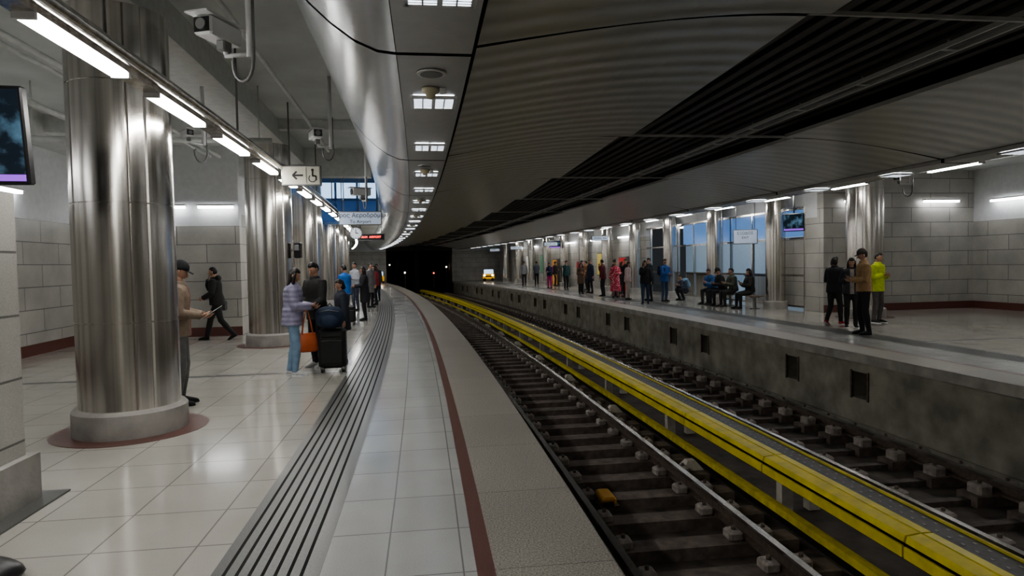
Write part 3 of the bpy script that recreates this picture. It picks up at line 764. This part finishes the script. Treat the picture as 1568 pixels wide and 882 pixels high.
def person(name,x,y,head_deg,H=1.72,top=(.02,.02,.02),bot=(.02,.02,.025),shoe=(.02,.02,.02),sole=None,hairc=(.012,.009,.008),style='male',
           skinc=(.46,.27,.19),bulk=.015,hem=.86,feet=((.10,.0),(-.10,.02)),fz=(0,0),hands=None,curl=.45,hn=None,lean=.03,hy=0,hp=.15,seated=False,
           kind='cloth',inner=None,hat=None,phone=False,backpack=None,vox=.017,female=False,loose=.012,beard=False,skirt=False,scarf=None,floorz=0.,seat=.44,paper=False,hood=False,bag=None):
    k=H/1.75; sk=M('skin_%.2f'%skinc[0],skinc,.55,noise=.06); hm=M('hair_%.2f'%hairc[0],hairc,.5,noise=.2,nscale=60)
    tm=cloth(top,kind); bm_=cloth(bot); sm=cloth(shoe)
    body=MB(); el=[]
    an=.085*k
    F=[]
    for i,(fx,fy) in enumerate(feet): F.append(Vector((fx*k,fy*k-.03*k,an+fz[i]*k)))
    if seated: hz=seat+.118*k
    else:
        hz=.960*k
        for f in F: hz=min(hz,f.z+.02*k+sqrt(max((.856*k)**2-(f.y)**2-(abs(f.x)-.09*k)**2,.01)))
    pel=Vector((0,0,hz)); up=Vector((0,sin(lean),cos(lean))); fw=Vector((0,cos(lean),-sin(lean))); TL=.54*k
    rings=[(-.13,.10,.085),(-.04,.150,.112),(.08,.165,.120),(.22,.158,.114),(.38,.143,.105),(.58,.158,.114),(.74,.172,.114),(.86,.168,.100),(.94,.115,.080),(1.0,.066,.062),(1.05,.058,.058)]
    if seated: rings=rings[1:]
    if female: rings=[(t,(w*1.03 if t<.3 else w*.90),dd) for t,w,dd in rings]
    rows=[]
    for t,w,dd in rings:
        bb=bulk if t<.95 else bulk*.6
        c=pel+up*(t*TL); row=[]
        for q in range(20):
            a=2*pi*q/20; row.append(c+Vector((1,0,0))*cos(a)*(w*k+bb)+fw*sin(a)*(dd*k+bb))
        rows.append(row)
    body.grid(rows,tm)
    el.append(('T',pel,pel+up*TL*.9,.14*k,.14*k))
    if not seated:
        rows=[]
        zt=hz+.14*k; zb=hem*k-.01
        for i in range(5):
            t=i/4; z=zt+(zb-zt)*t; w=(.158*(1.0 if not female else 1.02)+.014*t+(.05*t if skirt else 0))*k+bulk*1.1; dd=(.116+.012*t+(.06*t if skirt else 0))*k+bulk*1.1
            yo=sin(lean)*(z-hz)
            rows.append([Vector((w*cos(2*pi*q/20),yo+dd*sin(2*pi*q/20),z)) for q in range(20)])
        body.grid(rows[::-1],tm)
    legs=[]
    for i,sg in enumerate((1,-1)):
        hip=pel+Vector((sg*.088*k,0,-.02*k))
        kn,ank=ik(hip,F[i],.44*k,.42*k,(0.1*sg,1,.35 if seated else 0))
        l=loose
        body.tube([hip+Vector((0,0,.05*k)),hip.lerp(kn,.15),hip.lerp(kn,.5),kn.lerp(hip,.12),kn,kn.lerp(ank,.12),kn.lerp(ank,.35),kn.lerp(ank,.75),ank,ank+(ank-kn).normalized()*.02*k],
                  [.08*k,.088*k+l*.3,.076*k+l*.6,.060*k+l*.8,.058*k+l,.055*k+l,.056*k+l,.042*k+l,.040*k+l,.036*k+l],bm_,14,ref=(1,0,0))
        el.append(('L',hip,kn,.085*k,.06*k)); el.append(('L',kn,ank,.055*k,.04*k)); legs.append((hip,kn,ank))
    if hands is None: hands=(((.27,.04,.80)),((-.27,.04,.80)))
    HN=hn or (None,None)
    wr=[]
    for i,sg in enumerate((1,-1)):
        sw=(.172 if not female else .152)
        sh=pel+up*(.855*TL)+Vector((sg*sw*k,0,0))
        tgt=Vector(hands[i])*k
        elb,w=ik(sh,tgt,.285*k,.255*k,(sg*.55,-.7,-.5))
        bu=bulk*.8
        body.tube([sh+Vector((-sg*.06*k,0,.005*k)),sh,sh.lerp(elb,.25),sh.lerp(elb,.7),elb,elb.lerp(w,.3),w.lerp(elb,.06)],
                  [.055*k+bu,.055*k+bu,.052*k+bu,.044*k+bu,.042*k+bu,.040*k+bu,.031*k+bu],tm,12,ref=(1,.2,0))
        el.append(('A',sh,elb,.055*k,.045*k)); el.append(('A',elb,w,.042*k,.03*k)); wr.append((sh,elb,w))
    tmp=body.obj('tmp_body'); rm=tmp.modifiers.new('r','REMESH'); rm.mode='VOXEL'; rm.voxel_size=vox; rm.use_smooth_shade=True
    sm2=tmp.modifiers.new('s','SMOOTH'); sm2.factor=.5; sm2.iterations=2
    dg=bpy.context.evaluated_depsgraph_get(); ev=tmp.evaluated_get(dg); me=ev.to_mesh()
    nv=len(me.vertices); co=np.empty(nv*3); me.vertices.foreach_get('co',co); co=co.reshape(-1,3)
    faces=[tuple(p.vertices) for p in me.polygons]
    ctr=np.array([co[list(f)].mean(axis=0) for f in faces])
    ev.to_mesh_clear(); bpy.data.objects.remove(tmp)
    ds=np.stack([capd(ctr,e[1],e[2],e[3],e[4]) for e in el]); idx=ds.argmin(axis=0); lab=np.array([e[0] for e in el])[idx]
    B=MB(); kt=B.mi(tm); kb=B.mi(bm_); ki=B.mi(cloth(inner)) if inner else kt
    B.V+= [tuple(v) for v in co]
    hemz=hem*k
    for f,c_,l in zip(faces,ctr,lab):
        if l=='A': mi=kt
        elif seated: mi=kt if (l=='T' and c_[2]>hz-.03) else kb
        else: mi=kt if c_[2]>hemz else kb
        if inner and l=='T' and mi==kt and c_[1]>.05 and abs(c_[0])<.035+.03*max(0,(c_[2]-hz-.2)): mi=ki
        B.F.append(f); B.M.append(mi); B.U.append(None); B.S.append(True)
    nb=pel+up*TL; hup=(up+Vector((0,0,1))).normalized()
    hc=nb+hup*.150*k+Vector((0,.018*k,0))
    B.tube([nb-up*.03*k,nb+up*.05*k,hc+Vector((0,-.025*k,-.05*k))],[.058*k,.054*k,.055*k],sk,12)
    B.tube([nb-up*.03*k,nb+up*.0*k,nb+up*.035*k,nb+up*.03*k],[.090*k+bulk*.5,.078*k+bulk*.3,.070*k+bulk*.3,.058*k],tm if not scarf else cloth(scarf),14)
    if hood: B.ell(nb+Vector((0,-.09*k,.0)),(.12*k,.07*k,.08*k),tm,None,12,8)
    Rh=Matrix.Rotation(hy,3,'Z')@Matrix.Rotation(-hp,3,'X')
    head(B,hc,Rh,k*1.0,sk,hm,style,hat,beard,hy,lean)
    for i,sg in enumerate((1,-1)):
        sh,elb,w=wr[i]; dr=(w-elb).normalized()
        nrm=HN[i] or (Vector((-sg,.15,0)) if (w.z<1.0*k and w.y<.2*k) else Vector((-sg*.5,-.35,.8)))
        hand(B,w,dr,nrm,sg,sk,k,curl)
        B.tube([w-dr*.035*k,w-dr*.012*k,w-dr*.004*k],[.033*k+bulk*.6,.035*k+bulk*.7,.026*k],tm,12)
        if phone and i==0:
            c=w+dr*.10*k+Vector(nrm).normalized()*.022*k
            B.box(c,(.075,.012,.15),m_blk,Matrix.Rotation(-.7,3,'X'),bev=.004)
    if paper:
        c=(wr[0][2]+wr[1][2])/2+Vector((0,.10,.03)); B.box(c,(.22,.004,.28),M('white_paper',(.7,.7,.66),.6),Matrix.Rotation(-1.0,3,'X'))
    for i,(hip,kn,ank) in enumerate(legs):
        pit=0.
        if fz[i]>0.02: pit=-.55
        Rf=Matrix.Rotation(-(.12 if i==0 else -.12),3,'Z')@Matrix.Rotation(pit,3,'X')
        rows=[];srow=[]
        for yy,hw,ht,zc in ((-.072,.018,.030,.04),(-.065,.031,.05,.045),(-.02,.036,.055,.055),(.04,.040,.042,.045),(.10,.046,.032,.036),(.145,.044,.024,.030),(.172,.030,.016,.024),(.182,.012,.008,.02)):
            r_=[];s_=[]
            for q in range(12):
                a=2*pi*q/12; px=hw*cos(a); pz=zc+ht*sin(a); pz=max(pz,.018)
                r_.append(ank+Rf@(Vector((px,yy+.02,pz-.085))*k))
                s_.append(ank+Rf@(Vector((px*1.06,yy*1.02+.02,(.020 if sin(a)>0 else .0)-.085))*k))
            rows.append(r_); srow.append(s_)
        B.grid(rows,sm); B.grid(srow,cloth(sole) if sole else m_blk,smooth=False)
    if backpack:
        bc=cloth(backpack); c=pel+up*(.60*TL)-fw*(.20*k+bulk)
        rr=Matrix.Rotation(-lean,3,'X')
        B.box(c,(.30*k,.17*k,.44*k),bc,rr,bev=.05); B.box(c-fw*.10*k-up*.07*k,(.22*k,.07*k,.20*k),bc,rr,bev=.03)
        for sg in (1,-1): B.tube([c+Vector((sg*.09*k,.05*k,.19*k)),nb+Vector((sg*.11*k,-.02,.0)),pel+up*.75*TL+Vector((sg*.12*k,0,0))+fw*(.12*k+bulk),pel+up*.45*TL+Vector((sg*.15*k,0,0))+fw*(.06*k+bulk)],.016,bc,6)
    if bag:
        bc=cloth(bag); c=Vector((.26*k,.0,.80*k)); B.box(c,(.10,.30,.24),bc,bev=.03)
        B.tube([c+Vector((0,.12,.1)),Vector((.21*k,.04,1.1*k)),pel+up*(.93*TL)+Vector((.13*k,.0,.02)),Vector((.21*k,-.06,1.1*k)),c+Vector((0,-.12,.1))],.010,bc,6)
    return B.obj(name,loc=(x,y,floorz),rz=radians(head_deg))

front=((.07,.30,1.14),(-.07,.32,1.12))
chest=((.05,.20,1.20),(-.06,.22,1.16))
JB=(.20,.30,.42)
person('woman_in_lavender_puffer_jacket',-3.36,9.96,-82,1.63,top=(.27,.255,.36),bot=JB,shoe=(.6,.6,.6),sole=(.7,.7,.7),style='long',female=True,kind='puffer',bulk=.04,hem=.84,hands=front,hp=.42,phone=True,vox=.014,feet=((.09,.06),(-.09,-.06)),lean=.04)
person('man_in_black_jacket',-3.22,10.75,150,1.72,style='male',bulk=.03,hem=.82,hands=((.10,.30,1.05),(-.12,.28,1.02)),hp=.5,vox=.014,shoe=(.5,.5,.5),sole=(.6,.6,.6),lean=.06)
person('child_in_dark_coat',-2.95,11.3,120,1.42,top=(.03,.035,.05),style='bob',bulk=.03,hem=.7,hp=.3)
person('man_in_beige_jacket_and_cap',-4.08,7.95,-70,1.73,top=(.26,.20,.15),bot=(.16,.16,.155),hat=(.015,.015,.018),hands=((.10,.27,1.10),(-.10,.28,1.10)),hp=.35,paper=True,vox=.014,bulk=.02,hem=.86,inner=(.25,.06,.05))
person('man_walking_in_black',-6.86,15.15,98,1.72,top=(.018,.018,.02),bot=(.02,.02,.022),feet=((.08,.30),(-.08,-.34)),fz=(0,.06),hands=((.10,.20,1.42),(-.20,.25,1.0)),hp=.1,bulk=.035,hem=.84,lean=.08,hood=True,bag=(.12,.12,.12))
person('man_in_blue_jacket',-4.86,19.0,60,1.68,top=(.03,.16,.50),bot=(.10,.13,.20),hands=chest,hp=.3,bulk=.03,hem=.86)
person('woman_in_dark_coat',-4.5,19.9,110,1.62,top=(.02,.02,.03),style='long',female=True,hem=.6,bulk=.03,hands=front)
person('man_in_white_hoodie',-5.85,24.4,150,1.78,top=(.45,.46,.5),bot=(.05,.06,.09),hands=chest,vox=.02)
person('man_in_grey_coat',-5.65,26.0,-120,1.75,top=(.16,.15,.15),bot=(.02,.02,.03),hem=.6,vox=.02)
person('woman_in_red_jacket',-5.75,27.6,100,1.65,top=(.30,.03,.04),bot=(.02,.02,.03),style='long',female=True,vox=.02,bulk=.03)
person('person_in_black_coat',-6.3,30.5,170,1.72,top=(.02,.02,.02),hem=.6,vox=.022)
person('person_in_black_walking',7.95,16.1,-60,1.68,top=(.015,.015,.018),bot=(.02,.02,.022),shoe=(.35,.03,.03),sole=(.5,.5,.5),style='bob',hands=((.12,.22,1.12),(-.10,.22,1.1)),feet=((.07,.20),(-.07,-.18)),fz=(0,.03),hp=.2,bulk=.03,hem=.84)
person('woman_in_black_coat',7.98,15.35,160,1.63,top=(.03,.03,.035),bot=(.015,.015,.018),style='long',female=True,hands=((.10,.16,1.22),(-.10,.17,1.16)),hp=.35,bulk=.03,hem=.86,sole=(.6,.6,.6),inner=(.25,.22,.2))
person('man_in_tan_jacket',7.53,13.95,80,1.80,top=(.30,.19,.095),bot=(.01,.01,.012),hat=(.06,.05,.045),hands=((.05,.24,1.16),(-.06,.26,1.13)),hp=.25,bulk=.025,hem=.90,vox=.014,feet=((.09,.03),(-.10,-.03)),phone=True)
person('person_in_neon_yellow_jacket',9.15,16.35,-150,1.74,top=(.50,.62,.04),bot=(.10,.09,.09),hands=chest,hp=.2,bulk=.03,hem=.80,sole=(.6,.6,.6))
def seated(name,s,**kw):
    p=P(s,bd-.02); kw.setdefault('feet',((.12,.46),(-.12,.44)))
    person(name,p.x,p.y,90+math.degrees(ANG(s))+kw.pop('turn',0),seated=True,seat=.44,**kw)
seated('seated_man_in_blue_coat',bs+1.55,top=(.04,.13,.32),bot=(.03,.03,.04),hands=((.06,.38,.80),(-.06,.40,.80)),lean=.35,hp=.4,bulk=.035,H=1.74,turn=20)
seated('seated_man_in_dark_coat',bs+.8,top=(.02,.02,.025),bot=(.02,.02,.03),hands=((.06,.38,.78),(-.08,.38,.78)),lean=.30,hp=.5,bulk=.035,H=1.76,hat=(.02,.02,.02))
seated('seated_man_in_olive_jacket',bs+.05,top=(.06,.065,.05),bot=(.03,.03,.03),hands=((.08,.36,.82),(-.08,.36,.82)),lean=.15,hp=.2,bulk=.035,H=1.74)
seated('seated_woman_in_black_coat',bs-1.0,top=(.02,.018,.018),bot=(.02,.02,.02),style='long',female=True,hands=((.06,.33,.86),(-.06,.34,.84)),lean=.06,hp=.3,bulk=.035,H=1.70,phone=True,feet=((.10,.50),(-.05,.42)))
person('crouching_person_in_dark_jacket',7.25,27.3,120,1.68,top=(.05,.06,.09),bot=(.03,.03,.04),seated=True,seat=.22,feet=((.12,.26),(-.12,.24)),hands=((.08,.40,.62),(-.08,.40,.62)),lean=.45,hp=.2,bulk=.03,vox=.02,backpack=(.25,.4,.55))
crowd=[('man_in_blue_backpack_jacket',6.15,26.3,-150,1.70,dict(top=(.03,.10,.30),bot=(.05,.08,.14),backpack=(.02,.03,.06))),
('woman_in_black_puffer',5.15,25.2,160,1.66,dict(top=(.015,.015,.02),bot=(.03,.05,.09),style='long',female=True,bulk=.045)),
('man_in_dark_green_coat',5.75,27.2,100,1.76,dict(top=(.03,.035,.04),bot=(.02,.02,.03),hem=.7)),
('woman_in_pale_pink_jacket',5.0,28.2,-120,1.62,dict(top=(.50,.38,.36),bot=(.45,.38,.34),style='long',female=True)),
('woman_in_red_floral_dress',4.72,29.8,170,1.66,dict(top=(.55,.05,.10),bot=(.35,.2,.2),style='bun',female=True,kind='floral',hem=.32,skirt=True,scarf=(.5,.05,.12))),
('man_in_black_jacket_standing',4.95,31.6,-90,1.75,dict(top=(.02,.02,.02))),
('man_in_maroon_jacket',4.35,31.2,60,1.74,dict(top=(.12,.02,.03),bot=(.02,.02,.03))),
('woman_in_camel_coat',3.55,33.6,-170,1.60,dict(top=(.16,.10,.07),bot=(.02,.02,.02),style='long',female=True,hem=.6,backpack=(.02,.02,.02))),
('man_in_navy_coat',4.2,34.8,120,1.76,dict(top=(.02,.03,.06),hem=.65)),
('person_in_black_hooded_coat',3.9,36.6,-80,1.72,dict(top=(.015,.015,.015),hood=True)),
('woman_in_magenta_trousers',2.45,42.3,150,1.64,dict(top=(.02,.03,.08),bot=(.55,.03,.20),style='pony',female=True,backpack=(.4,.04,.2))),
('man_in_teal_jacket',3.3,39.8,-160,1.74,dict(top=(.02,.07,.08),bot=(.02,.02,.03))),
('person_in_orange_jacket',4.4,38.5,90,1.70,dict(top=(.30,.12,.04))),
('man_in_grey_hoodie',.9,47.5,170,1.76,dict(top=(.32,.33,.35),bot=(.05,.05,.06))),
('person_in_dark_clothes',3.0,45.5,-100,1.72,dict(top=(.03,.03,.03))),
('woman_with_black_coat',5.6,33.5,-60,1.64,dict(top=(.02,.02,.02),style='long',female=True,hem=.5)),
('man_in_black_bomber',5.35,30.6,130,1.74,dict(top=(.02,.02,.025))),
('man_with_cap',1.9,50,0,1.75,dict(top=(.08,.09,.12),hat=(.02,.02,.02)))]
poses=[None,front,chest,((.27,.04,.80),(-.10,.22,1.15)),((.05,.20,1.45),(-.26,.03,.80))]
for i,(n_,x,y,h_,H_,kw) in enumerate(crowd):
    kw.setdefault('bulk',.03); kw.setdefault('hem',.84)
    person(n_,x,y,h_,H_,hands=poses[(i*3+1)%5],hp=.1+.1*(i%4),hy=.3*((i%3)-1),vox=.02 if y<32 else .024,feet=((.10,.04*(i%3)),(-.10,-.03*(i%2))),**kw)

# ---------------------------------------------------------------- luggage
def suitcase(x,y,rz,w=.42,d=.26,h=.62,c=(.012,.012,.013),name='suitcase'):
    B=MB(); m=M('suitcase_shell_%.3f'%c[0],c,.45)
    B.box((0,0,.07+h/2),(w,d,h),m,bev=.04); B.box((0,-d/2-.012,.07+h*.42),(w*.8,.04,h*.6),m,bev=.015); B.box((0,-d/2-.01,.07+h*.86),(w*.7,.03,h*.14),m,bev=.01)
    B.tube([(-w*.36,-d/2-.034,.07+h*.70),(0,-d/2-.036,.07+h*.72),(w*.36,-d/2-.034,.07+h*.70)],.004,m_gm,5)
    for a in (-1,1):
        for b_ in (-1,1):
            B.tube([(a*(w/2-.05)-.015,b_*(d/2-.05),.035),(a*(w/2-.05)+.015,b_*(d/2-.05),.035)],.034,m_blk,12); B.box((a*(w/2-.05),b_*(d/2-.05),.07),(.05,.05,.04),m_gm)
        B.tube([(a*.10,d/2-.03,h+.05),(a*.10,d/2-.03,h+.38)],.009,m_gm,6)
    B.tube([(-.10,d/2-.03,h+.38),(.10,d/2-.03,h+.38)],.014,m_blk,8)
    B.obj(name,loc=(x,y,0),rz=rz)
suitcase(-2.84,10.25,.15,h=.62)
suitcase(-4.62,18.5,.2,w=.34,d=.22,h=.48)
def rucksack(x,y,z,rz,c,name='backpack'):
    B=MB(); m=cloth(c,'cloth')
    def f(v):
        p=2.6; w=[abs(q)**(2/p)*(1 if q>=0 else -1) for q in v]; return Vector((w[0]*.22,w[1]*.14,w[2]*.17*(1 if w[2]<0 else 1.05)))
    B.ell((0,0,.17),(1,1,1),m,None,20,12,fn=f); B.ell((0,-.13,.12),(.15,.06,.10),m,None,14,8)
    B.tube([(-.15,-.135,.27),(0,-.165,.30),(.15,-.135,.27)],.006,m_gm,6); B.tube([(-.04,.08,.34),(0,.08,.39),(.04,.08,.34)],.01,m_blk,6)
    B.obj(name,loc=(x,y,z),rz=rz)
rucksack(-2.86,10.19,.69,.2,(.02,.035,.07))
def handbag(x,y,z,rz,c):
    B=MB(); m=M('orange_leather',c,.45,noise=.1)
    rows=[]
    for zz,w,d_ in ((0,.13,.05),(.03,.155,.065),(.18,.14,.055),(.27,.12,.03),(.29,.115,.012)):
        rows.append([Vector((w*cos(2*pi*q/20),d_*sin(2*pi*q/20),zz)) for q in range(20)])
    B.grid(rows,m)
    for q in (-1,1): B.tube([(-.08,q*.02,.26),(-.06,q*.02,.45),(0,q*.01,.68),(.05,q*.02,.45),(.08,q*.02,.26)],.008,m,6)
    B.obj('orange_handbag',loc=(x,y,z),rz=rz)
handbag(-3.14,9.96,.36,.5,(.45,.10,.03))
B=MB()
def bf(v):
    return Vector((v.x*.20,v.y*.11,max(v.z,-.6)*.07*(1.2-.4*v.x)))
B.ell((0,0,.045),(1,1,1),m_blk,None,18,10,fn=bf); B.tube([(-.08,0,.10),(-.04,0,.15),(.04,0,.15),(.08,0,.09)],.008,m_blk,6); B.obj('black_bag',loc=(-2.86,3.46,0))

# ---------------------------------------------------------------- camera & world
cam=bpy.data.cameras.new('camera'); co=bpy.data.objects.new('camera',cam); bpy.context.collection.objects.link(co)
cam.sensor_width=36; cam.lens=36*1000/1568; cam.clip_end=300
th=math.atan(38/1000)
co.matrix_world=Matrix.Translation((0,0,1.66))@(Matrix.Rotation(pi/2-th,4,'X')@Matrix.Rotation(-.018,4,'Z'))
bpy.context.scene.camera=co
w=bpy.data.worlds.new('world'); bpy.context.scene.world=w; w.use_nodes=True
w.node_tree.nodes['Background'].inputs[0].default_value=(.5,.55,.6,1); w.node_tree.nodes['Background'].inputs[1].default_value=.05
try: bpy.context.scene.view_settings.look='AgX - Medium High Contrast'
except Exception as e: print('look',e)
